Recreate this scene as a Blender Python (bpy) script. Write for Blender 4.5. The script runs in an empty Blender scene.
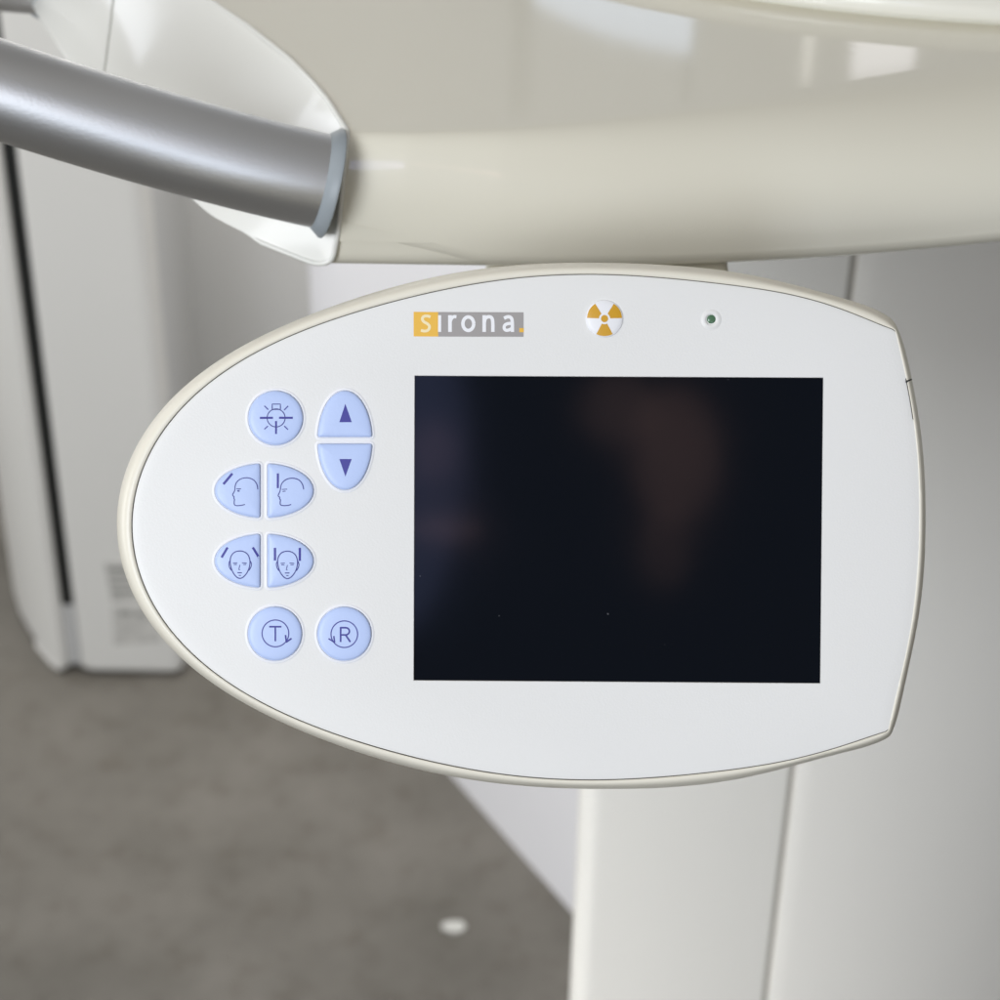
import bpy, bmesh, math, random
import numpy as np
from mathutils import Vector, Matrix
random.seed(4)
sc = bpy.context.scene
COL = sc.collection
# ------------------------------------------------------------------ camera geometry (used to measure the place from the photo)
F = 2083.0; H = 1.6
ROLL = math.atan2(47.0, 3105.0); PITCH = math.atan2(F, math.hypot(47.0, 3105.0))
FW = np.array([0, math.cos(PITCH), -math.sin(PITCH)])
U0 = np.array([0, math.sin(PITCH), math.cos(PITCH)]); R0 = np.array([1.0, 0, 0])
RR = math.cos(ROLL)*R0 + math.sin(ROLL)*U0
UU = math.cos(ROLL)*U0 - math.sin(ROLL)*R0
CAM = np.array([0, 0, H])
def ray(x, y): return FW + RR*((x-500)/F) + UU*((500-y)/F)
def P(x, y, d): return CAM + ray(x, y)*d
def G(x, y, z):
    d = ray(x, y); return CAM + d*((z-H)/d[2])
def V(x, y, Y):
    d = ray(x, y); return CAM + d*(Y/d[1])

# ------------------------------------------------------------------ materials
def mat(name, color, rough=0.4, coat=0.0, metal=0.0, bump=0.0, bscale=300.0, spec=0.5, var=0.0, vscale=6.0, coat_rough=0.05):
    m = bpy.data.materials.new(name); m.use_nodes = True
    nt = m.node_tree; b = nt.nodes['Principled BSDF']
    b.inputs['Base Color'].default_value = (*color, 1)
    b.inputs['Roughness'].default_value = rough
    b.inputs['Metallic'].default_value = metal
    b.inputs['Coat Weight'].default_value = coat
    b.inputs['Coat Roughness'].default_value = coat_rough
    b.inputs['Specular IOR Level'].default_value = spec
    tc = nt.nodes.new('ShaderNodeTexCoord')
    if bump > 0:
        n = nt.nodes.new('ShaderNodeTexNoise'); n.inputs['Scale'].default_value = bscale; n.inputs['Detail'].default_value = 3
        bp = nt.nodes.new('ShaderNodeBump'); bp.inputs['Strength'].default_value = bump; bp.inputs['Distance'].default_value = 0.001
        nt.links.new(tc.outputs['Object'], n.inputs['Vector']); nt.links.new(n.outputs['Fac'], bp.inputs['Height'])
        nt.links.new(bp.outputs['Normal'], b.inputs['Normal'])
    if var > 0:
        n = nt.nodes.new('ShaderNodeTexNoise'); n.inputs['Scale'].default_value = vscale; n.inputs['Detail'].default_value = 6
        r = nt.nodes.new('ShaderNodeMapRange')
        r.inputs['To Min'].default_value = 1-var; r.inputs['To Max'].default_value = 1+var
        mx = nt.nodes.new('ShaderNodeMix'); mx.data_type = 'RGBA'; mx.blend_type = 'MULTIPLY'; mx.inputs['Factor'].default_value = 1
        mx.inputs[6].default_value = (*color, 1)
        nt.links.new(tc.outputs['Object'], n.inputs['Vector']); nt.links.new(n.outputs['Fac'], r.inputs['Value'])
        nt.links.new(r.outputs['Result'], mx.inputs[7]); nt.links.new(mx.outputs[2], b.inputs['Base Color'])
    return m
M = {}
M['face'] = mat('matt_white_plastic', (0.765, 0.758, 0.738), 0.42, bump=0.06, bscale=1500, spec=0.4, var=.010, vscale=28)
M['cream'] = mat('cream_plastic', (0.765, 0.725, 0.62), 0.36, bump=0.05, bscale=1200, spec=0.45)
M['shell'] = mat('glossy_cream_lacquer', (0.805, 0.772, 0.655), 0.40, coat=0.8, coat_rough=0.05, var=0.015, vscale=9)
M['cap'] = mat('glossy_ivory_lacquer', (0.82, 0.815, 0.765), 0.35, coat=0.6, coat_rough=0.12, var=0.01, vscale=9)
M['column2'] = mat('painted_side_cover', (0.86, 0.845, 0.80), 0.45, coat=0.15, coat_rough=0.3, var=0.01)
M['column'] = mat('painted_column', (0.89, 0.875, 0.825), 0.45, coat=0.15, coat_rough=0.3, var=0.01)
M['wallA'] = mat('white_laminate', (0.85, 0.85, 0.88), 0.5)
M['wallB'] = mat('grey_wall_paint', (0.76, 0.76, 0.75), 0.8, var=0.03)
M['unit'] = mat('white_cabinet_lacquer', (0.735, 0.725, 0.69), 0.45, var=0.01)
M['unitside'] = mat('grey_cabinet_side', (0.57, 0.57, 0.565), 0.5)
M['black'] = mat('black_gap', (0.012, 0.013, 0.012), 0.5)
M['groove'] = mat('dark_groove', (0.20, 0.19, 0.165), 0.7)
M['seam'] = mat('grey_seam', (0.42, 0.40, 0.36), 0.7)
M['capseam'] = mat('cap_joint', (0.5, 0.5, 0.46), 0.6)
M['blue'] = mat('pale_blue_silicone', (0.475, 0.58, 0.86), 0.38, bump=0.04, bscale=900, spec=0.4)
M['ink'] = mat('indigo_print', (0.035, 0.032, 0.28), 0.5)
M['ink_soft'] = mat('indigo_fine_print', (0.025, 0.028, 0.23), 0.5)
M['orange'] = mat('orange_print', (0.80, 0.46, 0.05), 0.45)
M['grey'] = mat('warm_grey_print', (0.33, 0.31, 0.30), 0.45)
M['white'] = mat('white_print', (0.82, 0.82, 0.84), 0.45)
M['creamp'] = mat('cream_print', (0.86, 0.74, 0.45), 0.45)
M['mustard'] = mat('mustard_print', (0.62, 0.33, 0.02), 0.35)
M['led'] = mat('dark_green_lens', (0.07, 0.16, 0.085), 0.25, coat=0.5)
M['screen'] = mat('black_display_glass', (0.002, 0.0035, 0.007), 0.11, bump=0.0, spec=0.15)
M['collar'] = mat('blue_grey_plastic', (0.30, 0.335, 0.36), 0.45)
M['sticker'] = mat('grey_sticker', (0.52, 0.51, 0.48), 0.6, var=0.35, vscale=45)
M['stickerdark'] = mat('sticker_print', (0.30, 0.30, 0.28), 0.6)
M['scrap'] = mat('white_paper', (0.56, 0.56, 0.53), 0.7)
def brushed():
    m = mat('satin_aluminium', (0.66, 0.665, 0.675), 0.44, metal=1.0)
    nt = m.node_tree; b = nt.nodes['Principled BSDF']
    tc = nt.nodes.new('ShaderNodeTexCoord'); n = nt.nodes.new('ShaderNodeTexNoise'); n.inputs['Scale'].default_value = 900
    n.inputs['Detail'].default_value = 2
    bp = nt.nodes.new('ShaderNodeBump'); bp.inputs['Strength'].default_value = 0.05; bp.inputs['Distance'].default_value = 0.001
    nt.links.new(tc.outputs['Object'], n.inputs['Vector']); nt.links.new(n.outputs['Fac'], bp.inputs['Height'])
    nt.links.new(bp.outputs['Normal'], b.inputs['Normal'])
    b.inputs['Anisotropic'].default_value = 0.3
    return m
M['alu'] = brushed()
def dusty(m):
    nt = m.node_tree; b = nt.nodes['Principled BSDF']; L = nt.links; tc = nt.nodes.new('ShaderNodeTexCoord')
    vo = nt.nodes.new('ShaderNodeTexVoronoi'); vo.inputs['Scale'].default_value = 75; vo.inputs['Randomness'].default_value = 1
    L.new(tc.outputs['Object'], vo.inputs['Vector'])
    lt = nt.nodes.new('ShaderNodeMath'); lt.operation = 'LESS_THAN'; lt.inputs[1].default_value = .019; L.new(vo.outputs['Distance'], lt.inputs[0])
    sp = nt.nodes.new('ShaderNodeSeparateColor'); L.new(vo.outputs['Color'], sp.inputs[0])
    mu = nt.nodes.new('ShaderNodeMath'); mu.operation = 'MULTIPLY'; L.new(lt.outputs[0], mu.inputs[0]); L.new(sp.outputs[0], mu.inputs[1])
    mx = nt.nodes.new('ShaderNodeMix'); mx.data_type = 'RGBA'; mx.inputs[6].default_value = b.inputs['Base Color'].default_value; mx.inputs[7].default_value = (.09, .09, .10, 1)
    L.new(mu.outputs[0], mx.inputs['Factor']); L.new(mx.outputs[2], b.inputs['Base Color'])
    n = nt.nodes.new('ShaderNodeTexNoise'); n.inputs['Scale'].default_value = 35; n.inputs['Detail'].default_value = 5; L.new(tc.outputs['Object'], n.inputs['Vector'])
    r = nt.nodes.new('ShaderNodeMapRange'); r.inputs['To Min'].default_value = .05; r.inputs['To Max'].default_value = .11; L.new(n.outputs['Fac'], r.inputs['Value']); L.new(r.outputs['Result'], b.inputs['Roughness'])
dusty(M['screen'])
def floor_mat():
    m = bpy.data.materials.new('worn_grey_lino'); m.use_nodes = True
    nt = m.node_tree; b = nt.nodes['Principled BSDF']; L = nt.links
    tc = nt.nodes.new('ShaderNodeTexCoord')
    def noise(s, d, w=0.5):
        n = nt.nodes.new('ShaderNodeTexNoise'); n.inputs['Scale'].default_value = s; n.inputs['Detail'].default_value = d
        n.inputs['Roughness'].default_value = w; L.new(tc.outputs['Object'], n.inputs['Vector']); return n
    n1 = noise(5.5, 9, .6); r = nt.nodes.new('ShaderNodeValToRGB')
    r.color_ramp.elements[0].position = .28; r.color_ramp.elements[0].color = (0.106, 0.098, 0.083, 1)
    r.color_ramp.elements[1].position = .72; r.color_ramp.elements[1].color = (0.166, 0.154, 0.135, 1)
    L.new(n1.outputs['Fac'], r.inputs['Fac'])
    n2 = noise(26, 7, .68); r2 = nt.nodes.new('ShaderNodeValToRGB')
    r2.color_ramp.elements[0].position = .30; r2.color_ramp.elements[0].color = (.70, .66, .60, 1)
    r2.color_ramp.elements[1].position = .48; r2.color_ramp.elements[1].color = (1, 1, 1, 1)
    e = r2.color_ramp.elements.new(.74); e.color = (1.12, 1.12, 1.12, 1)
    L.new(n2.outputs['Fac'], r2.inputs['Fac'])
    mx = nt.nodes.new('ShaderNodeMix'); mx.data_type = 'RGBA'; mx.blend_type = 'MULTIPLY'; mx.inputs['Factor'].default_value = .8
    L.new(r.outputs['Color'], mx.inputs[6]); L.new(r2.outputs['Color'], mx.inputs[7]); L.new(mx.outputs[2], b.inputs['Base Color'])
    b.inputs['Roughness'].default_value = .6
    return m
M['floor'] = floor_mat()

# ------------------------------------------------------------------ helpers
def tag(o, label, cat, group=None):
    o['label'] = label; o['category'] = cat
    if group: o['group'] = group
    return o
def empty(name, mw=None):
    o = bpy.data.objects.new(name, None); COL.objects.link(o); o.empty_display_size = .05
    if mw is not None: o.matrix_world = mw
    return o
def mesh(name, verts, faces, m, parent=None, smooth=True, angle=None):
    me = bpy.data.meshes.new(name); me.from_pydata([tuple(map(float, v)) for v in verts], [], faces); me.update()
    if isinstance(m, (list, tuple)):
        for k in m: me.materials.append(k)
    else: me.materials.append(m)
    bm = bmesh.new(); bm.from_mesh(me); bmesh.ops.remove_doubles(bm, verts=bm.verts, dist=1e-7)
    bmesh.ops.recalc_face_normals(bm, faces=bm.faces); bm.to_mesh(me); bm.free()
    if smooth:
        for p in me.polygons: p.use_smooth = True
        if angle: me.set_sharp_from_angle(angle=math.radians(angle))
    o = bpy.data.objects.new(name, me); COL.objects.link(o)
    if parent: o.parent = parent
    return o
def loft(rings, closed=True, cap0=False, cap1=False):
    """rings: list of equally long point lists -> verts, faces"""
    vs = [p for r in rings for p in r]; n = len(rings[0]); fs = []
    for i in range(len(rings)-1):
        for j in range(n if closed else n-1):
            k = (j+1) % n
            fs.append((i*n+j, i*n+k, (i+1)*n+k, (i+1)*n+j))
    if cap0: fs.append(tuple(range(n)))
    if cap1: fs.append(tuple(range((len(rings)-1)*n, len(rings)*n)))
    return vs, fs
class MB:
    def __init__(s): s.v = []; s.f = []
    def add(s, vs, fs):
        k = len(s.v); s.v += [tuple(map(float, v)) for v in vs]; s.f += [tuple(i+k for i in f) for f in fs]; return s

# ================================================================== CONTROL PANEL
O0 = P(520, 520, .587)
a1 = math.radians(1.0); a2 = math.radians(2.0); ar = math.radians(.36)
ux = RR*math.cos(ar) - UU*math.sin(ar); vx = UU*math.cos(ar) + RR*math.sin(ar)
u = ux*math.cos(a1) - FW*math.sin(a1); v = vx*math.cos(a2) - FW*math.sin(a2)
u /= np.linalg.norm(u); v -= u*(u@v); v /= np.linalg.norm(v); nn = np.cross(u, v)
MW = Matrix(((u[0], v[0], nn[0], O0[0]), (u[1], v[1], nn[1], O0[1]), (u[2], v[2], nn[2], O0[2]), (0, 0, 0, 1)))
panel = tag(empty('control_panel', MW), 'leaf shaped white control panel with blank screen and pale blue buttons', 'control panel')
def PP(x, y, h=0.0):
    d = ray(x, y); o = O0 + nn*h; t = ((o-CAM)@nn)/(d@nn); q = CAM + d*t - O0
    return np.array([q@u, q@v])
def P3(x, y, h=0.0):
    a = PP(x, y, h); return (a[0], a[1], h)

I_left = [(895,330),(870,320),(850,312.3),(820,303),(800,297.5),(775,291.5),(750,287),(725,283.5),(700,281),(670,278.5),(640,276.7),(600,275.5),(560,276),(520,278),(500,280),(460,286),(425,293),(400,299),(375,306),(350,313.3),(335,318),(320,324),(300,332.5),(285,339.5),(265,349),(250,357),(235,366.5),(217,378.5),(205,388.5),(192,400),(175,419),(155,444.5),(143,465),(135,483),(131,499),(129,515),(129,530),(131,549),(136,566),(142,581),(151,599),(158,611),(175,632.5),(200,656.5),(225,677),(250,694),(265,703),(287,714.5),(310,725),(335,735),(367,746),(400,755.3),(425,761),(450,765.5),(470,769),(500,773),(550,777.3),(580,779),(625,779.3),(660,777.8),(700,774),(750,767),(800,757),(850,743.5),(888,731)]
I_right = [(888,731),(899,682),(908,640),(914.5,600),(918,550),(918.8,500),(917.5,460),(914.5,430),(910,400),(905.5,378),(901,355),(895,330)]
O_left = [(893,319.5),(887,314),(870,307.3),(850,300.7),(825,293),(800,286),(775,280),(750,275),(725,271),(700,268),(650,263.7),(600,262),(560,262.5),(525,265),(500,267.7),(460,273),(425,279.5),(400,285),(375,291),(350,298.7),(320,309.5),(300,318),(280,328),(265,335),(250,342.5),(232,352.7),(215,364),(200,375),(185,387),(171,400),(160,412),(145,432),(132,455),(124,475),(118,496),(115.6,515),(115.5,530),(117,549),(121,566),(127,582),(135,598),(150,620.5),(165,638.5),(182,656),(200,672),(225,690.5),(237,699),(250,707.2),(275,719.5),(300,731),(330,743),(360,753.5),(400,765),(425,771),(450,775.8),(475,779.5),(500,783),(550,787.3),(580,789),(625,789.7),(650,788.6),(700,784.5),(750,776),(800,764.5),(850,751),(882,741),(890,737)]
O_right = [(890,737),(896,722),(905.5,682),(914.5,640),(921,600),(925,550),(925.5,500),(923.3,455),(920,428),(916.3,400),(911.5,378),(905.5,352),(900,333),(893,319.5)]
def fit(pts, deg, n):
    p = np.array(pts, float); s = np.concatenate([[0], np.cumsum(np.hypot(*np.diff(p, axis=0).T))]); s = s/s[-1]*2-1
    w = np.ones(len(s)); w[0] = w[-1] = 12
    cx = np.polynomial.chebyshev.chebfit(s, p[:,0], deg, w=w); cy = np.polynomial.chebyshev.chebfit(s, p[:,1], deg, w=w)
    t = np.linspace(-1, 1, n)
    return np.stack([np.polynomial.chebyshev.chebval(t, cx), np.polynomial.chebyshev.chebval(t, cy)], 1)
def closed(left, right, dl, dr):
    a = fit(left, dl, 400); b = fit(right, dr, 100); return np.concatenate([a[:-1], b[:-1]])
def radial(poly, angs, c=(520., 520.)):
    rel = poly - np.array(c); th = np.unwrap(np.arctan2(rel[:,1], rel[:,0])); r = np.hypot(rel[:,0], rel[:,1])
    if th[-1] < th[0]: th = th[::-1]; r = r[::-1]
    T = np.concatenate([th-2*math.pi, th, th+2*math.pi]); Rr = np.concatenate([r, r, r])
    k = np.argsort(T); rr = np.interp(angs, T[k], Rr[k])
    return np.stack([c[0]+rr*np.cos(angs), c[1]+rr*np.sin(angs)], 1)
angs = np.linspace(-math.pi, math.pi, 721)[:-1]
corn = [math.atan2(y-520, x-520) for x, y in ((895,330),(888,731),(893,319.5),(890,737))]
angs = np.sort(np.concatenate([angs, corn]))
PI_ = radial(closed(I_left, I_right, 13, 6), angs); PO_ = radial(closed(O_left, O_right, 15, 8), angs)
N = len(angs)
def round_corners(P_, cs, hw):
    out = P_.copy()
    for c_ in cs:
        k = int(np.argmin(np.hypot(P_[:,0]-c_[0], P_[:,1]-c_[1])))
        for j in range(-3*hw, 3*hw+1):
            w_ = hw*max(0., 1-abs(j)/(3*hw+1)); n_ = int(math.ceil(w_)); idx = np.arange(k+j-n_, k+j+n_+1) % N
            out[(k+j) % N] = P_[idx].mean(0)
    return out
PO_ = round_corners(PO_, ((893,319.5),(890,737)), 2); PI_ = round_corners(PI_, ((895,330),(888,731)), 1)
# bezel / back shell
def ring(t, h, inset=0.0, gap=0.0):
    out = []
    for i in range(N):
        q = PI_[i]*(1-t) + PO_[i]*t
        if gap:
            d = PI_[i]-np.array([520., 520.]); q = q + d/np.linalg.norm(d)*gap
        a = PP(q[0], q[1], h)
        if inset: a = a*(1-inset/np.linalg.norm(a))
        out.append((a[0], a[1], h))
    return out
mm = .001
rings = [ring(0, -1.2*mm, gap=.45), ring(0, -.10*mm, gap=.45), ring(.07, .08*mm), ring(.22, .22*mm), ring(.45, .05*mm), ring(.62, -.7*mm), ring(.78, -2.0*mm),
         ring(.90, -4.0*mm), ring(.975, -6.5*mm), ring(1.0, -9*mm), ring(1.0, -11*mm, .3*mm), ring(1.0, -11.4*mm, .9*mm), ring(1.0, -12.0*mm, .9*mm), ring(1.0, -12.4*mm, .4*mm), ring(1.0, -18*mm, 2*mm), ring(1.0, -24*mm, 6*mm), ring(1.0, -27*mm, 14*mm), ring(1.0, -28*mm, 26*mm)]
vs, fs = loft(rings, cap1=True)
mesh('housing', vs, fs, M['cream'], panel, angle=50)
# dark floor of the parting groove
vs, fs = loft([ring(0, -1.0*mm, inset=.5*mm), ring(0, -1.0*mm, gap=1.2)])
mesh('parting_groove', vs, fs, M['groove'], panel)
# face plate with the screen opening
SC = [(415,376),(823,378),(820,683),(414,680)]
def face_ring(inset, h, gap=-.45):
    out = []
    for i in range(N):
        d = PI_[i]-np.array([520., 520.]); q = PI_[i] + d/np.linalg.norm(d)*gap
        a = PP(q[0], q[1], 0); a = a*(1-inset/np.linalg.norm(a)); out.append((a[0], a[1], h))
    return out
# the groove closes on the short run between upper right corner and the notch
def face_edge(h):
    out = face_ring(0, h)
    for i in range(N):
        q = PI_[i]
        if q[0] > 880 and (331 < q[1] < 379 or 420 < q[1] < 729):
            a = PP(q[0]+1.2, q[1], 0); out[i] = (a[0], a[1], h)
    return out
fr = [face_edge(-1.1*mm), face_edge(-.12*mm), face_ring(.35*mm, 0.0), face_ring(1.4*mm, .10*mm), face_ring(3*mm, .14*mm), face_ring(6*mm, .14*mm)]
bm = bmesh.new()
vv = [[bm.verts.new(p) for p in r] for r in fr]
for i in range(len(fr)-1):
    for j in range(N):
        k = (j+1) % N; bm.faces.new((vv[i][j], vv[i][k], vv[i+1][k], vv[i+1][j]))
HS = .14*mm
def scr(o, h):  # opening grown by o pixels
    cx, cy = 618, 529
    return [P3(x+(o if x > cx else -o), y+(o if y > cy else -o), h) for x, y in SC]
srs = [scr(1.2, HS), scr(.55, HS-.06*mm), scr(.3, HS-.35*mm), scr(0, -.9*mm)]
sv = [[bm.verts.new(p) for p in r] for r in srs]
for i in range(3):
    for j in range(4): bm.faces.new((sv[i][j], sv[i+1][j], sv[i+1][(j+1) % 4], sv[i][(j+1) % 4]))
bm.edges.ensure_lookup_table()
ed = [bm.edges.get((vv[-1][j], vv[-1][(j+1) % N])) for j in range(N)] + [bm.edges.get((sv[0][j], sv[0][(j+1) % 4])) for j in range(4)]
bmesh.ops.triangle_fill(bm, use_beauty=True, use_dissolve=False, edges=ed)
bmesh.ops.recalc_face_normals(bm, faces=bm.faces)
me = bpy.data.meshes.new('faceplate'); bm.to_mesh(me); bm.free(); me.materials.append(M['face'])
for p in me.polygons: p.use_smooth = True
me.set_sharp_from_angle(angle=math.radians(35))
fp = bpy.data.objects.new('faceplate', me); COL.objects.link(fp); fp.parent = panel
# display
c = [P3(x+(2 if x > 600 else -2), y+(2 if y > 500 else -2), -.75*mm) for x, y in SC]
c2 = [(x, y, -3*mm) for x, y, z in c]
mesh('display_screen', c+c2, [(0,1,2,3),(7,6,5,4),(0,4,5,1),(1,5,6,2),(2,6,7,3),(3,7,4,0)], M['screen'], panel, smooth=False)
# notch on the right edge of the housing
nt_ = [P3(905.2,382.0,.25*mm), P3(906.5,380.6,.33*mm), P3(911.6,378.8,-.1*mm), P3(912.2,379.8,-.1*mm), P3(908.2,381.6,.32*mm), P3(906.9,382.9,.25*mm)]
mesh('catch_notch', nt_+[(x, y, z-.6*mm) for x, y, z in nt_], [(0,1,2,3,4,5)]+[(i, (i+1) % 6, (i+1) % 6+6, i+6) for i in range(6)], M['black'], panel, smooth=False)

# ---- flat printed strokes that follow a surface height function
def ribbon(mb, pts, w, hf, close=False):
    p = [np.array(q, float) for q in pts]
    if close: p = p + [p[0]]
    q = [p[0]]
    for a, b in zip(p, p[1:]):
        n = max(1, int(np.linalg.norm(b-a)/1.6))
        for k in range(1, n+1): q.append(a+(b-a)*k/n)
    q = np.array(q); n = len(q); L = []
    for i in range(n):
        if close: d = q[(i+1) % (n-1)] - q[(i-1) % (n-1)]
        else: d = q[min(i+1, n-1)] - q[max(i-1, 0)]
        d = d/max(1e-9, np.linalg.norm(d)); o = np.array([-d[1], d[0]])*w*.56
        L.append((q[i]+o, q[i]-o))
    vs = []
    for a, b in L:
        for c_ in (a, b): vs.append(P3(c_[0], c_[1], hf(c_[0], c_[1])))
    mb.add(vs, [(2*i, 2*i+1, 2*i+3, 2*i+2) for i in range(n-1)])
def patch(mb, pts, hf):
    vs = [P3(x, y, hf(x, y)) for x, y in pts]; mb.add(vs, [tuple(range(len(vs)))])
def arc(cx, cy, rx, ry, a0, a1, n=40):
    return [(cx+rx*math.cos(math.radians(a0+(a1-a0)*i/n)), cy+ry*math.sin(math.radians(a0+(a1-a0)*i/n))) for i in range(n+1)]
def smooth_pts(pts, close=False, k=2):
    p = [np.array(a, float) for a in pts]
    for _ in range(k):
        q = [] if close else [p[0]]
        for i in range(len(p) if close else len(p)-1):
            a, b = p[i], p[(i+1) % len(p)]; q += [a*.75+b*.25, a*.25+b*.75]
        if not close: q.append(p[-1])
        p = q
    return p

class Button:
    PROF = [(1.0, -.3), (1.0, .55), (.985, .85), (.955, 1.05), (.91, 1.17), (.8, 1.25), (.6, 1.31), (.35, 1.34), (.12, 1.35)]
    def __init__(s, outline, label=None):
        s.o = np.array(outline, float); s.c = s.o.mean(0)
        R_ = s.o - s.c; k = 1.0
        s.rmean = np.hypot(R_[:,0], R_[:,1]).mean()
        nx = np.roll(s.o, -1, 0)
        rings = [[P3(*(s.c+(p-s.c)*sc_), h*mm) for p in s.o] for sc_, h in s.PROF]
        vs, fs = loft(rings, cap1=True)
        s.obj = mesh('button', vs, fs, M['blue'], panel, angle=75)
        if label: s.obj['label'] = label
        hr = [(3.6, .10), (2.6, .26), (1.6, .40), (.9, .40), (.5, .28), (.35, .05)]
        rr = []
        for off, h in hr:
            r_ = []
            for i, p in enumerate(s.o):
                t = s.o[(i+1) % len(s.o)] - s.o[i-1]; nrm = np.array([t[1], -t[0]]); nrm /= np.linalg.norm(nrm)
                if nrm@(p-s.c) < 0: nrm = -nrm
                r_.append(P3(*(p+nrm*off), h*mm))
            rr.append(r_)
        vs, fs = loft(rr); mesh('button_surround', vs, fs, M['white'], s.obj)
        s.ang = np.arctan2(R_[:,1], R_[:,0]); s.r = np.hypot(R_[:,0], R_[:,1]); k = np.argsort(s.ang); s.ang = s.ang[k]; s.r = s.r[k]
    def h(s, x, y):
        d = np.array([x, y])-s.c; r = np.interp(math.atan2(d[1], d[0]), s.ang, s.r, period=2*math.pi); t = np.hypot(*d)/r
        xs = [a for a, b in s.PROF][::-1]; ys = [b for a, b in s.PROF][::-1]
        return (np.interp(t, xs, ys)+.035)*mm
    def icon(s, strokes=(), patches=(), m='ink', fine=()):
        mb = MB()
        for st in strokes: ribbon(mb, st[0], st[1], s.h, st[2] if len(st) > 2 else False)
        for p in patches: patch(mb, p, s.h)
        mesh('icon', mb.v, mb.f, M[m], s.obj, smooth=False)
        if fine:
            mb = MB()
            for st in fine: ribbon(mb, st[0], st[1], s.h, st[2] if len(st) > 2 else False)
            mesh('icon', mb.v, mb.f, M['ink_soft'], s.obj, smooth=False)
def circle(cx, cy, r, n=72): return [(cx+r*math.cos(2*math.pi*i/n), cy+r*math.sin(2*math.pi*i/n)) for i in range(n)]
def half_ellipse(cx, cy, a, b, side, cut, rad=2.6, n=48):
    """side: 'L','R','U','D'; straight edge at coordinate cut; corners rounded by rad"""
    pts = []
    if side in 'LR':
        s = -1 if side == 'L' else 1
        dx = (cut-cx)*s; t0 = math.acos(max(-1, min(1, dx/a)))
        P_ = [(cx+s*a*math.cos(t), cy+b*math.sin(t)) for t in np.linspace(-t0, t0, n)]
    else:
        s = -1 if side == 'U' else 1
        dy = (cut-cy)*s; t0 = math.acos(max(-1, min(1, dy/b)))
        P_ = [(cx+a*math.sin(t), cy+s*b*math.cos(t)) for t in np.linspace(-t0, t0, n)]
    P_ = [np.array(p) for p in P_]
    # round both corners with a quadratic curve
    def walk(seq, d):
        acc = 0
        for i in range(len(seq)-1):
            l = np.linalg.norm(seq[i+1]-seq[i])
            if acc+l >= d: return i, seq[i]+(seq[i+1]-seq[i])*(d-acc)/l
            acc += l
    A, B = P_[0], P_[-1]; e = (B-A)/np.linalg.norm(B-A)
    iA, pA = walk(P_, rad); iB, pB = walk(P_[::-1], rad)
    qA = A+e*rad; qB = B-e*rad
    quad = lambda a, c_, b: [a*(1-t)**2+c_*2*t*(1-t)+b*t*t for t in np.linspace(0, 1, 7)]
    mid = P_[iA+1:len(P_)-1-iB]
    straight = [qB+(qA-qB)*t for t in np.linspace(0, 1, 10)[1:-1]]
    return quad(qA, A, pA) + mid + quad(pB, B, qB) + straight

b = Button(circle(275.7, 418, 27.2), 'round pale blue button with lamp and crosshair symbol')
b.icon([([(259.8,417.9),(273,417.8)],1.9),([(279,417.8),(292.8,417.8)],1.9),([(276,421),(276,434)],1.7),
        ([(264.3,405.8),(268.2,409.6)],1.0),([(288.2,406),(284.2,410)],1.0),([(264.3,429.2),(268,426)],1.0),([(288,429.6),(284.2,426)],1.0)],
       fine=[(circle(276.1,417.9,9,40),.85,True),([(272.2,409.4),(272.2,404.1),(280.4,404.1),(280.4,409.4)],.85),([(272.2,409.4),(280.4,409.4)],.85)])
b = Button(half_ellipse(345, 440.3, 27.2, 49.6, 'U', 437), 'pale blue half oval button with up triangle')
b.icon(patches=[[(345.3,403.8),(339.3,422.2),(351.8,422.2)]])
b = Button(half_ellipse(345, 440.3, 27.2, 49.6, 'D', 443.8), 'pale blue half oval button with down triangle')
b.icon(patches=[[(339.3,459),(345.4,476.6),(351.7,459)]])
def tr(pts, ox, oy, dx=0, dy=0, k=8.333): return [(ox+(x+dx)/k, oy+(y+dy)/k) for x, y in pts]
o1 = (205, 460)
b = Button(half_ellipse(264.3, 490.7, 49.2, 27.2, 'L', 260.2), 'pale blue half oval button with tilted bar and head in profile')
prof1 = [(440,245),(435,208),(415,172),(380,152),(340,147),(300,155),(265,180),(250,215),(250,245),(245,262),(228,290),(234,300),(243,304),(240,320),(247,328),(243,345),(243,372),(258,381),(290,380),(333,371)]
b.icon([(tr([(153,202),(228,113)],*o1),2.2)], fine=[(smooth_pts(tr(prof1,*o1),k=1),.85),(tr([(262,240),(300,240)],*o1),.7),(tr([(268,256),(290,252)],*o1),.8),(tr([(272,262),(288,262)],*o1),.6)])
b = Button(half_ellipse(264.3, 490.7, 49.2, 27.2, 'R', 267.8), 'pale blue half oval button with upright bar and head in profile')
prof2 = [(822,245),(815,205),(790,170),(755,153),(710,151),(670,164),(640,193),(630,222),(628,250),(622,268),(608,296),(614,305),(623,309),(621,324),(630,332),(626,350),(627,374),(650,381),(690,379),(718,371)]
b.icon([(tr([(607,112),(607,235)],*o1),1.9)], fine=[(smooth_pts(tr(prof2,*o1),k=1),.9),(tr([(640,245),(685,243)],*o1),.7),(tr([(646,262),(672,259)],*o1),.8)])
o2 = (205, 525)
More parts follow.
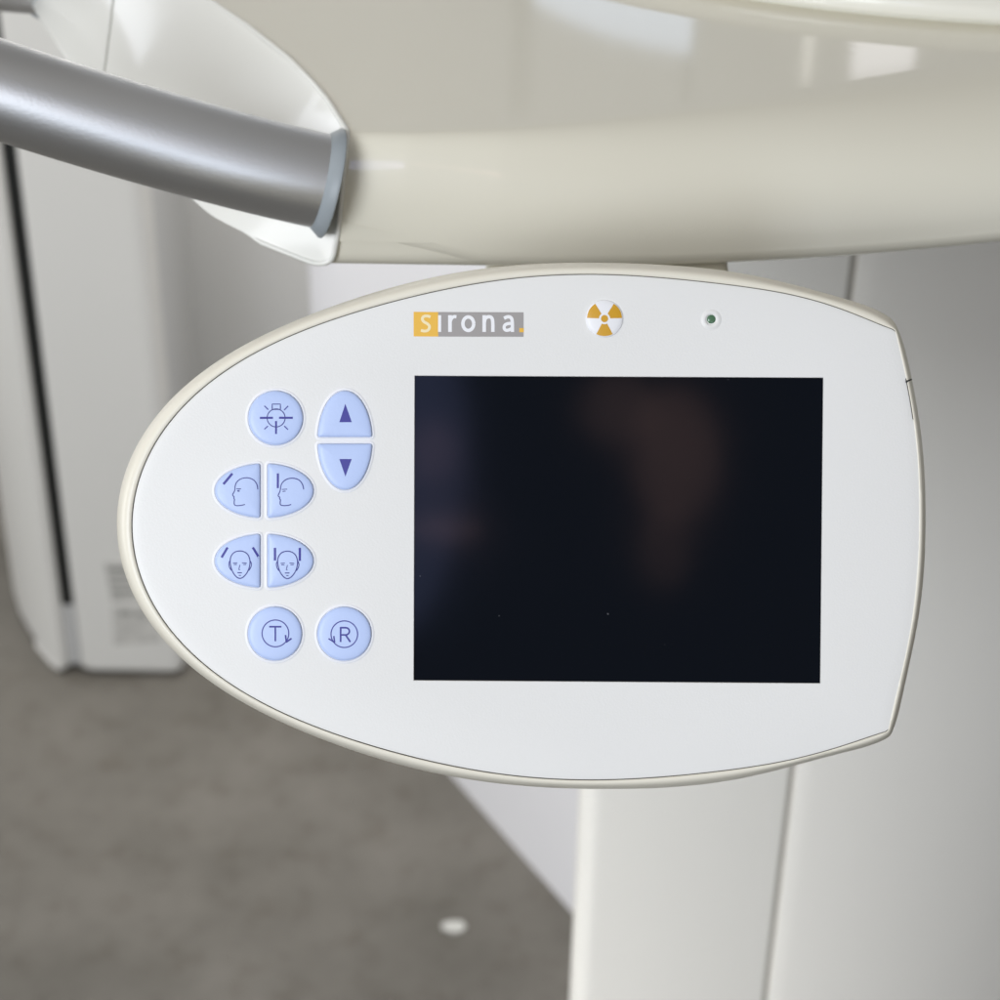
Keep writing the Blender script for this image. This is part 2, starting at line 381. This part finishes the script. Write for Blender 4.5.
def face_icon(bt, dx, dy, bars):
    head = [(290,215),(330,222),(362,250),(375,290),(375,330),(360,385),(325,432),(290,449),(258,432),(225,385),(210,330),(208,290),(220,250),(250,222)]
    S = lambda p: tr(p, *o2, dx, dy)
    bt.icon([(tr(q,*o2),2.1) for q in bars], fine=[(smooth_pts(S(head),True,2),.95,True),(smooth_pts(S([(208,298),(197,318),(203,355),(220,380)])),.8),(smooth_pts(S([(376,298),(389,322),(382,355),(365,380)])),.8),
        (S([(233,318),(270,315)]),.7),(S([(240,329),(266,329)]),.7),(S([(308,315),(348,318)]),.7),(S([(316,329),(343,329)]),.7),(S([(291,332),(281,372),(292,373)]),.7),(S([(270,398),(308,398)]),.9),(S([(281,420),(300,420)]),.7)])
b = Button(half_ellipse(264.3, 560.8, 49.2, 26.9, 'L', 260.2), 'pale blue half oval button with slanted bars and frontal face')
face_icon(b, 0, 0, [[(188,187),(138,271)],[(398,187),(450,272)]])
b = Button(half_ellipse(264.3, 560.8, 49.2, 26.9, 'R', 267.8), 'pale blue half oval button with upright bars and frontal face')
face_icon(b, 396, 2, [[(583,190),(583,296)],[(790,190),(790,299)]])
b = Button(circle(275, 633.6, 26.9), 'round pale blue button with circled letter T')
b.icon([([(269.2,626.7),(281.4,626.7)],1.5),([(275.3,627.3),(275.3,641.3)],1.5),(circle(275.4,633.4,13.4,48),1.0,True),([(285.5,635),(286.3,642.3)],1.5),([(291.6,638.4),(286,642.3)],1.5)])
b = Button(circle(344.4, 633.8, 26.9), 'round pale blue button with circled letter R')
b.icon([([(340.6,627),(340.6,642)],1.6),([(340.6,627.7),(345.5,627.7)]+arc(345.5,631.3,3.9,3.6,-90,90,14)+[(340.6,634.9)],1.5),([(345.6,635),(350.3,642)],1.6),(circle(344.3,634.2,13.3,48),1.0,True),([(328.5,638.6),(334.2,642.2)],1.3),([(333.8,636),(334.6,642.6)],1.3)])

# ---- printed logo, radiation mark, indicator
hf1 = lambda x, y: HS+.04*mm
hf2 = lambda x, y: HS+.08*mm
mb = MB(); patch(mb, [(438.3,312),(523.6,312.3),(523.5,336.8),(438.3,336.6)], hf1)
plate = mesh('brand_plate', mb.v, mb.f, M['grey'], panel, smooth=False)
mb = MB(); patch(mb, [(413.6,311.8),(438.2,312),(438.2,336.6),(413.6,336.4)], hf1)
mesh('brand_square', mb.v, mb.f, M['orange'], plate, smooth=False)
L = lambda pts: [(390+x/6.667, 300+y/6.667) for x, y in pts]
mb = MB(); ribbon(mb, smooth_pts(L([(270,113),(250,106),(226,107),(213,124),(222,144),(254,160),(266,180),(255,203),(230,209),(206,202)]), k=2), 2.5, hf2)
mesh('lettering', mb.v, mb.f, M['creamp'], plate, smooth=False)
mb = MB(); w = 3.1
def letter(m_, *strokes):
    for i, (pts, ww) in enumerate(strokes): ribbon(m_, pts, ww, lambda x, y, k=i: HS+(.08+.012*k)*mm)
letter(mb, (L([(331,101),(331,213)]), 2.7))
letter(mb, (L([(400,101),(400,213)]), 3.3), (smooth_pts(L([(400,150),(408,124),(424,110),(443,112)])), 2.9))
letter(mb, (arc(390+522/6.667, 300+158/6.667, 36/6.667, 45/6.667, 0, 360, 40), 3.1))
letter(mb, (L([(628,101),(628,213)]), 3.2), (smooth_pts(L([(628,155),(634,122),(655,110),(676,114),(686,136),(686,213)])), 3.1))
letter(mb, (smooth_pts(L([(760,122),(785,110),(806,115),(816,136),(816,213)])), 3.1), (smooth_pts(L([(816,155),(785,157),(765,166),(759,184),(768,202),(790,202),(815,188)])), 2.9))
mesh('lettering', mb.v, mb.f, M['white'], plate, smooth=False)
mb = MB(); patch(mb, L([(862,187),(892,187),(892,215),(862,215)]), hf2)
mesh('brand_dot', mb.v, mb.f, M['orange'], plate, smooth=False)

RC = (604.5, 318.6)
def dome(cx, cy, prof, n=64): return loft([[P3(cx+r*math.cos(2*math.pi*i/n), cy+r*math.sin(2*math.pi*i/n), h*mm) for i in range(n)] for r, h in prof], cap1=True)
DP = [(19.0,.1),(18.3,.45),(17.6,.62),(14,.80),(9,.92),(4,.98),(1,1.0)]
vs, fs = dome(*RC, DP); rad = mesh('radiation_warning_button', vs, fs, M['white'], panel)
hd = lambda x, y: (np.interp(math.hypot(x-RC[0], y-RC[1]), [r for r, h in DP][::-1], [h for r, h in DP][::-1])+.05)*mm
mb = MB()
for a0 in (2, 122, 242):
    a0 = -a0
    rs = np.linspace(5.6, 17.5, 7); an = np.radians(np.linspace(a0, a0-56, 12))
    g = [P3(RC[0]+r*math.cos(t), RC[1]+r*math.sin(t), hd(RC[0]+r*math.cos(t), RC[1]+r*math.sin(t))) for r in rs for t in an]
    mb.add(g, [(i*12+j, i*12+j+1, (i+1)*12+j+1, (i+1)*12+j) for i in range(6) for j in range(11)])
g = [P3(RC[0]+3.6*math.cos(t), RC[1]+3.6*math.sin(t), 1.05*mm) for t in np.linspace(0, 2*math.pi, 25)[:-1]]
mb.add(g, [tuple(range(24))])
mesh('trefoil', mb.v, mb.f, M['mustard'], rad, smooth=False)
LC = (711.2, 319.6)
vs, fs = dome(*LC, [(10.5,.12),(8.5,.38),(6.5,.45),(5.2,.32),(4.7,-.2),(4.6,-.3)]); ledr = mesh('indicator_lamp', vs, fs, M['face'], panel)
vs, fs = dome(LC[0], LC[1]-.4, [(4.6,-.25),(4.4,.18),(3.2,.34),(1,.4)]); mesh('lens', vs, fs, M['led'], ledr)

# ================================================================== MACHINE ARM
arm = empty('machine_arm', Matrix.Translation((0.05, .63, 1.28)))
tag(arm, 'glossy cream machine arm with oval end cap and brushed metal handles above the panel', 'machine arm')
def to_arm(pts): return [tuple(np.array(p)-np.array([.05, .63, 1.28])) for p in pts]
ZT, ZB = 1.325, 1.2815
def y0(x): return .6085 + (.80*x*x if x > 0 else 0)
def profile(x, ext, zb=ZB, rec=0.0):
    w = .0135 + .017*max(0., x+.03)/.03*.25 + max(0, x)*.10; w = min(w, .06)
    hz = .033 + .05*max(0., x); hz = min(hz, .036)
    pts = []
    for d in (.68, .5, .38, .28, .2, .14, .09, .06, .04, .025, .012, .004): pts.append((w+d*ext, ZT))
    n = 16
    for i in range(n+1):
        t = math.pi/2*i/n; e = 2.0
        pts.append((w*(1-math.sin(t)**(2/e)), ZT-hz*(1-math.cos(t)**(2/e))))
    rb = .006
    zf = ZT-hz
    for k in (.33, .66): pts.append((0.0, zf+(zb+rb-zf)*k))
    for i in range(7):
        t = math.pi/2*i/6; pts.append((rb*(1-math.cos(t)), zb+rb-rb*math.sin(t)))
    pts += [(.02, zb-.0005), (.08, zb-.001), (.3, zb-.001), (.68, zb-.001)]
    return [(y0(x)+a+rec, z) for a, z in pts]
TXp = [(.55,-.040),(.60,-.0475),(.622,-.0525),(.654,-.062),(.698,-.083),(.737,-.111),(.80,-.150),(.90,-.195),(1.3,-.33)]
BXp = [(.55,-.035),(.60,-.050),(.609,-.058),(.616,-.068),(.626,-.080),(.647,-.101),(.734,-.153),(.837,-.198),(.95,-.236),(1.3,-.36)]
def soften(tab):
    ys = np.linspace(tab[0][0], tab[-1][0], 1500); xs_ = np.interp(ys, *zip(*tab))+.0015*np.clip((.66-ys)/.04, 0, 1); k = np.hanning(31); k /= k.sum()
    e_ = np.pad(xs_, 15, mode='reflect', reflect_type='odd'); return list(zip(ys, np.convolve(e_, k, 'valid')))
TXp = soften(TXp); BXp = soften(BXp)
def xcap(y, z):
    f = (z-ZB)/(ZT-ZB); T = np.interp(y, *zip(*TXp)); B = np.interp(y, *zip(*BXp))
    f = min(1, max(0, f)); return B+(T-B)*f
def zb_main(x): return np.interp(x, [-.052, -.03, -.004, .02], [1.2940, 1.2885, 1.2822, ZB])
def shell(zbf, rec, ext=1.0, stations=40):
    ts = np.concatenate([np.linspace(0, .14, 60), np.linspace(.14, 1, stations)[1:]])
    xr = .55; rings = []
    pr0 = profile(-.05, ext, zbf(-.05), rec)
    xl = [xcap(y, z) for y, z in pr0]
    for t in ts:
        rg = []
        for j, x_l in enumerate(xl):
            x = x_l+(xr-x_l)*t; xe = -.05+(xr+.05)*t
            y, z = profile(xe, ext, zbf(xe), rec)[j]
            rg.append((x, y, z))
        rings.append(rg)
    return rings
rg = shell(zb_main, 0.0)
vs, fs = loft(rg, closed=False); mesh('arm_cover', to_arm(vs), fs, M['shell'], arm, angle=60)
rg2 = shell(lambda x: ZB-.0003, .0010)
vs, fs = loft([r[24:] for r in rg2], closed=False); mesh('lower_cover', to_arm(vs), fs, M['shell'], arm, angle=60)
# end cap: a shallow dish inside the left rim
zs = np.linspace(0, 1, 26)
pr = profile(-.05, 1.0, ZB)
front = [(y, z) for y, z in pr[12:-4]]     # ridge .. front .. bottom
fy = lambda z: float(np.interp(z, [b_ for a, b_ in front][::-1], [a for a, b_ in front][::-1]))
zlo, zhi = ZB, ZT
def cap_pt(s, q, dish=True):
    z = zlo+(zhi-zlo)*(.5-.5*math.cos(math.pi*q)); yf = fy(z); y = yf+(1.25-yf)*s**1.8
    x = xcap(y, z); e = min((y-yf)/.016, (z-zlo)/.010, (zhi-z)/.010, 1.0); e = max(0, e)
    e = e*e*(3-2*e)
    return (x , y, z)
ns = 70; g = [cap_pt(s, q) for s in np.linspace(0, 1, ns) for q in zs]; nz = len(zs)
mesh('end_cap', to_arm(g), [(i*nz+j, i*nz+j+1, (i+1)*nz+j+1, (i+1)*nz+j) for i in range(ns-1) for j in range(nz-1)], M['cap'], arm)
# bead where the cap meets the cover
def tube(path, rad, n=32, capped=True):
    path = [np.array(p) for p in path]; rings = []; pn = None
    for i, p in enumerate(path):
        d = path[min(i+1, len(path)-1)]-path[max(i-1, 0)]; d = d/np.linalg.norm(d)
        if pn is None: a = np.cross(d, [0, 0, 1.0])
        else: a = pn-d*(pn@d)
        a /= np.linalg.norm(a); pn = a; b_ = np.cross(d, a); r = rad[i] if hasattr(rad, '__len__') else rad
        rings.append([p+(a*math.cos(2*math.pi*k/n)+b_*math.sin(2*math.pi*k/n))*r for k in range(n)])
    return loft(rings, cap0=capped, cap1=capped)
edge = [np.array((xcap(y, z), y, z)) for y, z in pr[2:]]
vs, fs = tube(edge, .0009, 10); mesh('cap_rim', to_arm(vs), fs, M['cap'], arm)
# thin darker line across the end cap
jl = []
for q in np.linspace(.1, .9, 12):
    z = zlo+(zhi-zlo)*q; best = None
    for y in np.linspace(.66, 1.0, 400):
        p_ = np.array((xcap(y, z)+.0002, y, z)); w_ = p_-CAM; k_ = w_@FW; X_ = 500+F*(w_@RR)/k_; Y_ = 500-F*(w_@UU)/k_
        e_ = abs(X_-(114-Y_*.13))
        if best is None or e_ < best[0]: best = (e_, p_)
    jl.append(best[1])
vs, fs = tube(jl, .0007, 6); mesh('cap_joint', to_arm(vs), fs, M['capseam'], arm)
# handles
def bez(p0, p1, p2, n=40): return [p0*(1-t)**2+p1*2*t*(1-t)+p2*t*t for t in np.linspace(0, 1, n)]
def handle(A, Bm, Cc, r, lab):
    path = bez(A, Bm, Cc)
    vs, fs = tube(path, r, 64); h = mesh('handle', to_arm(vs), fs, M['alu'], arm, angle=50); h['label'] = lab
    d = path[-1]-path[-2]; d /= np.linalg.norm(d); e = path[-1]
    cp = [e-d*.0003, e+d*.0002, e+d*.0010, e+d*.0034, e+d*.0042, e+d*.0046]; cr = [r*.99, r*1.01, r*1.05, r*1.17, r*1.17, r*1.10]
    vs, fs = tube(cp, cr, 64); mesh('collar', to_arm(vs), fs, M['collar'], h, angle=40)
R1 = .0153
A1 = P(-190, 25, .630); C1 = P(319.5, 180.8, .6715)
handle(A1, P(120, 136, .655), C1, R1, 'large satin metal handle tube ending at the front of the cap')
C2 = np.array((np.interp(.845, *zip(*BXp))+.012, .845, 1.312))
A2 = P(-110, -45, .83)
handle(A2, P(-20, -26, .86), P(42, -22, .895), R1, 'far metal handle tube partly out of view')
# turntable rim on top of the arm
cx, cy, Rd = .2117, 1.0544, .3355
prof = [(Rd-.004, ZT-.002), (Rd-.0035, ZT+.0008), (Rd, ZT+.0022), (Rd+.0005, ZT+.004), (Rd-.001, ZT+.008), (Rd-.004, ZT+.011), (Rd-.009, ZT+.0125), (Rd-.03, ZT+.0125), (.0, ZT+.0125)]
n = 180
vs, fs = loft([[(cx+r*math.cos(2*math.pi*i/n), cy+r*math.sin(2*math.pi*i/n), z) for i in range(n)] for r, z in prof])
M['rim'] = mat('cream_rim', (0.80, 0.78, 0.69), 0.35, coat=0.5)
mesh('turntable_rim', to_arm(vs), fs, M['rim'], arm, angle=50)
# bracket that carries the panel under the arm
bx0, bx1 = -.006, .075
def box(x0, x1, ya, yb, za, zb_, bev=0.003):
    bm = bmesh.new(); bmesh.ops.create_cube(bm, size=1)
    for v_ in bm.verts: v_.co = Vector(((x0+x1)/2+v_.co.x*(x1-x0), (ya+yb)/2+v_.co.y*(yb-ya), (za+zb_)/2+v_.co.z*(zb_-za)))
    if bev: bmesh.ops.bevel(bm, geom=bm.edges[:], offset=bev, segments=3, profile=.5, affect='EDGES')
    vs = [tuple(v_.co) for v_ in bm.verts]; bm.verts.index_update(); fs = [tuple(v_.index for v_ in f.verts) for f in bm.faces]; bm.free(); return vs, fs
vs, fs = box(bx0, bx1, .612, .70, 1.255, 1.2805); mesh('panel_bracket', to_arm(vs), fs, M['shell'], arm, angle=40)
fq = [(.67, 1.2795), (.92, 1.150), (.97, 1.150), (.97, 1.2795)]
vs, fs = loft([[(x, y, z) for y, z in fq] for x in (.004, .54)], cap0=True, cap1=True); mesh('underside_fairing', to_arm(vs), fs, M['shell'], arm, smooth=False)  # unseen wedge added under the arm to shade the column top

# ================================================================== COLUMN
cb = .95
xL = V(580, 790, cb)[0]; xS = V(793, 770, cb)[0]; xR = V(1000, 850, cb)[0]+.05
column = tag(empty('machine_column', Matrix.Translation((xS, cb+.1, 0))), 'tall white painted machine column with one vertical seam behind the control panel', 'column')
def ext(name, fp, z0, z1, m, org, parent, bev=.0):
    rings = [[(x-org[0], y-org[1], z) for x, y in fp] for z in (z0, z1)]
    vs, fs = loft(rings, cap0=True, cap1=True); return mesh(name, vs, fs, m, parent, angle=40)
og = (xS, cb+.1)
def left_fp():
    r = .014; pts = [(xS-.0012, cb+.004), (xS-.0022, cb+.001), (xS-.0045, cb)]
    pts += [(xL+r-r*math.sin(t), cb+r-r*math.cos(t)) for t in np.linspace(0, math.pi/2, 14)]
    return pts+[(xL+.045, cb+.30), (xS-.0012, cb+.30)]
def right_fp():
    pts = [(xS+.0012, cb+.004), (xS+.0022, cb+.001), (xS+.0045, cb)]
    for t in np.linspace(0.05, 1, 24): pts.append((xS+.0045+(xR-xS)*t, cb+.06*t**2))
    return pts+[(xR, cb+.30), (xS+.0012, cb+.30)]
ext('front_panel', left_fp(), .02, 1.148, M['column'], og, column)
ext('side_panel', right_fp(), .02, 1.148, M['column2'], og, column)
vs, fs = box(xS-.003-og[0], xS+.003-og[0], .0035-.1, .05-.1, .02, 1.147, 0); mesh('seam_strip', vs, fs, M['seam'], column, smooth=False)
vs, fs = box(xL+.01-og[0], xR-.01-og[0], -.08, .19, 0, .02, 0); mesh('plinth', vs, fs, M['unitside'], column, smooth=False)

# ================================================================== SETTING
def structure(o): o['kind'] = 'structure'; return o
structure(mesh('floor', [(-5,-3,0),(5,-3,0),(5,6,0),(-5,6,0)], [(0,1,2,3)], M['floor'], smooth=False))
# pale partition whose foot runs diagonally over the floor
a = G(455, 780, 0)[:2]; b_ = G(572, 912, 0)[:2]; d = (b_-a)/np.linalg.norm(b_-a); nrm = np.array([-d[1], d[0]])
if nrm[1] < 0: nrm = -nrm
far = np.array([-.2176, 2.079]); nearp = b_+d*.35
fpA = [far, nearp, nearp+nrm*.04, far+nrm*.04]
o = mesh('partition_panel', *loft([[(p[0]-far[0], p[1]-far[1], z) for p in fpA] for z in (0, .72)], cap0=True, cap1=True), M['wallA'], smooth=False)
o.location = (far[0], far[1], 0); tag(o, 'pale lavender white partition board standing diagonally on the floor behind the column', 'partition')
o = mesh('back_wall', *loft([[(-5,2.46,z),(5,2.46,z),(5,2.6,z),(-5,2.6,z)] for z in (0, 2.6)], cap0=True, cap1=True), M['wallB'], smooth=False)
tag(o, 'plain grey wall at the back of the room', 'wall')
def glow(name, color, strength):
    m = bpy.data.materials.new(name); m.use_nodes = True; b = m.node_tree.nodes['Principled BSDF']
    b.inputs['Base Color'].default_value = (.8, .8, .8, 1); b.inputs['Emission Color'].default_value = (*color, 1); b.inputs['Emission Strength'].default_value = strength; return m
def on_wall(px, py):      # wall point whose reflection in the arm top is seen at (px, py)
    q = G(px, py, ZT); d = ray(px, py); d = d*np.array([1, 1, -1]); return q + d*((2.458-q[1])/d[1])
def glow_sheet(pts, color, st):  # added glowing shape out of view, placed to be mirrored in the arm top
    q = [on_wall(*k) for k in pts]; n = len(q)
    mesh('window_pane', q+[(a_, b2-.004, c_) for a_, b2, c_ in q], [tuple(range(n, 2*n))]+[(i, (i+1) % n, (i+1) % n+n, i+n) for i in range(n)], glow('daylit_pane', color, st), o, smooth=False)
glow_sheet([(532,-60),(535,1),(565,17),(600,32),(640,43),(690,53),(696,-60)], (.62, .76, 1.0), 1.9)
glow_sheet([(857,17),(852,79),(905,71),(913,66),(917,20)], (.97, .95, 1.0), 2.2)
M['duct'] = mat('dark_cable_duct', (.05, .05, .05), .5); M['duct2'] = mat('grey_wall_strip', (.33, .33, .31), .5)  # for added unseen strips, mirrored as vertical lines in the arm top
def reflection_strip(pts, m_):
    q = [on_wall(*k) for k in pts]; n = len(q)
    mesh('wall_strip', q+[(a_, b2-.003, c_) for a_, b2, c_ in q], [tuple(range(n, 2*n))]+[(i, (i+1) % n, (i+1) % n+n, i+n) for i in range(n)], m_, o, smooth=False)
reflection_strip([(684,54),(682.5,104),(686,104),(689.5,54)], M['duct'])
reflection_strip([(513,-60),(510,116),(529,113),(531,-60)], M['duct2'])
glow_sheet([(809,14),(803,82),(809,82),(815,14)], (1, .97, .9), 1.6)

def cap_mirror(px, py):      # wall point mirrored by the sloping end cap at pixel (px, py)
    d = ray(px, py); d = d/np.linalg.norm(d); prev = None
    for t in np.arange(.7, 1.4, .001):
        q = CAM+d*t; g_ = q[0]-xcap(q[1], q[2])
        if prev is not None and g_*prev < 0: break
        prev = g_
    e_ = .004; gx = np.array([1, -(xcap(q[1]+e_, q[2])-xcap(q[1]-e_, q[2]))/(2*e_), -(xcap(q[1], q[2]+e_)-xcap(q[1], q[2]-e_))/(2*e_)])
    n_ = gx/np.linalg.norm(gx); r_ = d-2*n_*(d@n_); return q, r_, q+r_*((2.458-q[1])/r_[1])
q_ = [(-2.0, 1.35), (-2.6, 1.35), (-2.6, 2.0), (-2.0, 2.0)]
mesh('window_pane', [(x, 2.458, z) for x, z in q_]+[(x, 2.452, z) for x, z in q_], [(4,5,6,7)]+[(i, (i+1) % 4, (i+1) % 4+4, i+4) for i in range(4)], glow('daylit_pane', (.85, .9, 1.0), 3.0), o, smooth=False)  # unseen glowing sheet added for the highlight on the end cap
# ---- left cabinet
xr_ = G(185, 672, 0)[0]; yF = 1.985
ucol = tag(empty('floor_cabinet', Matrix.Translation((xr_-.1, yF+.15, 0))), 'blurred white floor standing unit with black vertical slot at the left', 'cabinet')
og = (xr_-.1, yF+.15)
xs1 = G(75, 680, 0)[0]; xs0 = G(67, 676, 0)[0]+.005
def rb_ext(name, fp, z0, z1, m, r=.03, steps=6):
    c_ = np.mean(np.array(fp), 0); rings = []
    for k in range(steps+1):
        t = math.pi/2*k/steps; ins = r*(1-math.sin(t)); z = z0+r*(1-math.cos(t))
        rings.append([(x+(c_[0]-x)/abs(c_[0]-x+1e-9)*min(ins, abs(c_[0]-x))-og[0], y+(c_[1]-y)/abs(c_[1]-y+1e-9)*min(ins, abs(c_[1]-y))-og[1], z) for x, y in fp])
    rings.append([(x-og[0], y-og[1], z1) for x, y in fp])
    vs, fs = loft(rings, cap0=True, cap1=True); return mesh(name, vs, fs, m, ucol, angle=40)
rc = .012
fpR = [(xs1+.004, yF+.02), (xs1+.008, yF+.004), (xs1+.02, yF)] + [(xr_-rc+rc*math.sin(t), yF+rc-rc*math.cos(t)) for t in np.linspace(0, math.pi/2, 8)] + [(xr_, yF+.07), (xs1+.004, yF+.07)]
rb_ext('right_casing', fpR, .004, 1.0, M['unit'], .012)
fpL = [(xs0-.003, yF+.004), (xs0-.01, yF)] + [(x, y) for x, y in ((-.540,1.997),(-.561,2.026),(-.583,2.058),(-.603,2.095),(-.618,2.135),(-.626,2.18),(-.628,2.24),(-.628,2.4))] + [(xs0-.003, 2.4)]
rb_ext('left_casing', fpL, .004, 1.0, M['unit'], .012)
vs, fs = box(xs0-.0035-og[0], xs1+.0045-og[0], .012-.15, .05-.15, .1, .99, 0); mesh('black_slot', vs, fs, M['black'], ucol, smooth=False)
vs, fs = box(xs0-.0035-og[0], xs1+.0045-og[0], .010-.15, .05-.15, .012, .1, 0); mesh('slot_foot', vs, fs, M['unitside'], ucol, smooth=False)
vs, fs = box(xs1+.02-og[0], xr_-.003-og[0], yF+.0702-og[1], 2.30-og[1], .0, .985, 0.004); mesh('side_body', vs, fs, M['unitside'], ucol, smooth=False)
def on_face(x, y): p = V(x, y, yF-.001); return (p[0]-og[0], p[1]-og[1], p[2])
st = [on_face(*p) for p in ((104,563),(150,563),(158,601),(112,602))]
st2 = [on_face(*p) for p in ((112,607),(156,606),(160,642),(114,645))]
sts = []
for q in (st, st2):
    s_ = mesh('sticker', q+[(x, y+.0008, z) for x, y, z in q], [(0,1,2,3)]+[(i, (i+1) % 4, (i+1) % 4+4, i+4) for i in range(4)], M['sticker'], ucol, smooth=False); sts.append(s_)
def on_face2(x, y): p = V(x, y, yF-.0014); return (p[0]-og[0], p[1]-og[1], p[2])
for x0, y0_, x1, y1_ in ((107,567,140,571),(109,576,150,578),(110,582,150,584),(112,590,150,593)):
    mesh('sticker_print', [on_face2(x0,y0_), on_face2(x1,y0_), on_face2(x1+.5,y1_), on_face2(x0+.5,y1_)], [(0,1,2,3)], M['stickerdark'], sts[0], smooth=False)
for x0, y0_, x1, y1_ in ((119,611,131,615),(136,612,142,616)):
    mesh('sticker_print', [on_face2(x0,y0_), on_face2(x1,y0_), on_face2(x1+.5,y1_), on_face2(x0+.5,y1_)], [(0,1,2,3)], M['stickerdark'], sts[1], smooth=False)
# ---- little scraps on the floor
def scrap(px, py, r, label):
    p = G(px, py, 0); n = 14; rn = [r*(.8+.35*random.random()) for _ in range(n)]
    top = [(rn[i]*1.25*math.cos(2*math.pi*i/n), rn[i]*.9*math.sin(2*math.pi*i/n), .0025+.001*random.random()) for i in range(n)]
    bot = [(x, y, .0002) for x, y, z in top]
    vs, fs = loft([bot, top], cap0=True, cap1=True); o = mesh('paper_scrap', vs, fs, M['scrap'], smooth=False)
    o.location = (p[0], p[1], 0); tag(o, label, 'paper scrap')
scrap(455, 928, .0105, 'small white paper scrap on the grey brown floor left of the column')

# ================================================================== LIGHT
w = bpy.data.worlds.new('World'); sc.world = w; w.use_nodes = True
bg = w.node_tree.nodes['Background']; bg.inputs[0].default_value = (1.0, 0.975, 0.935, 1); bg.inputs[1].default_value = .27
def area(name, loc, target, sx, sy, power, color):
    l = bpy.data.lights.new(name, 'AREA'); l.shape = 'RECTANGLE'; l.size = sx; l.size_y = sy; l.energy = power; l.color = color
    o = bpy.data.objects.new(name, l); COL.objects.link(o); o.location = loc
    o.rotation_euler = (Vector(target)-Vector(loc)).to_track_quat('-Z', 'Y').to_euler(); return o
area('window_light', (-1.25, -2.2, 2.4), (-.05, .55, 1.2), 1.1, 1.0, 21, (.90, .945, 1.0))
area('left_window_light', (-.68, -.52, 1.74), (.0, .7, 1.1), .5, .5, 8.8, (.88, .93, 1.0))  # added fill for the left to right falloff, no window there
area('far_window_light', (1.0, -3.1, 1.3), (-.1, .6, 1.3), .9, .95, 16, (.76, .85, 1.0))
area('side_window_light', (-2.3, .8, 1.15), (-.1, 2.3, .6), 1.2, 1.0, 16, (.95, .97, 1.0))  # added fill that brightens wall, floor and cabinet at the back
area('ceiling_light', (-.45, 1.95, 1.9), (-.3, 2.6, .5), .9, .4, 12, (1.0, .97, .92)).data.spread = math.radians(110)  # added fill for the wall recess, hung well below any ceiling
area('low_light', (-1.3, -.55, .28), (.16, .95, .38), .5, .4, 1.05, (1.0, .97, .92)).data.spread = math.radians(44)  # added narrow fill near the floor that lifts the lower column
area('overhead_light', (-1.1, .35, 2.8), (0, .9, .6), 1.4, 1.4, 8, (1.0, .97, .92))  # added soft fill for the arm top and the upper bezel
def mirrored(px, py, dist):      # where an added light must stand to mirror at (px, py)
    d = ray(px, py); d = d/np.linalg.norm(d); a = PP(px, py); q = O0 + u*a[0] + v*a[1]
    return q, q + (d - 2*nn*(d@nn))*dist
def seen_in_glass(name, px, py, dist, wpx, hpx, rad_, col_):  # added lights standing in for hands and a bluish glow mirrored in the glass
    q, pos = mirrored(px, py, dist); k = (.587+dist)/F; sx, sy = wpx*k, hpx*k
    o = area(name, pos, q, sx, sy, rad_*math.pi*sx*sy, col_); o.data.shape = 'ELLIPSE'
seen_in_glass('warm_lamp', 618, 408, 1.25, 75, 70, 1.1, (1.0, .60, .50))
seen_in_glass('warm_lamp', 676, 455, 1.32, 85, 135, 1.5, (1.0, .58, .48))
seen_in_glass('warm_lamp', 664, 548, 1.28, 45, 75, 1.1, (1.0, .58, .48))
seen_in_glass('warm_lamp', 433, 452, 1.2, 42, 60, 1.6, (1.0, .62, .78))
seen_in_glass('warm_lamp', 446, 528, 1.2, 75, 24, 2.2, (1.0, .6, .62))
seen_in_glass('blue_lamp', 400, 470, 1.35, 130, 330, 1.9, (.42, .50, 1.0))


# ================================================================== CAMERA
cam = bpy.data.cameras.new('camera'); co = bpy.data.objects.new('camera', cam); COL.objects.link(co); sc.camera = co
co.matrix_world = Matrix(((RR[0], UU[0], -FW[0], 0), (RR[1], UU[1], -FW[1], 0), (RR[2], UU[2], -FW[2], H), (0, 0, 0, 1)))
cam.sensor_fit = 'HORIZONTAL'; cam.sensor_width = 24; cam.lens = 24*F/1000; cam.clip_start = .02; cam.clip_end = 50
cam.dof.use_dof = True; cam.dof.focus_distance = .588; cam.dof.aperture_fstop = 11
sc.view_settings.view_transform = 'Standard'; sc.view_settings.look = 'None'; sc.view_settings.exposure = 0; sc.view_settings.gamma = 1
sc.view_settings.use_curve_mapping = False
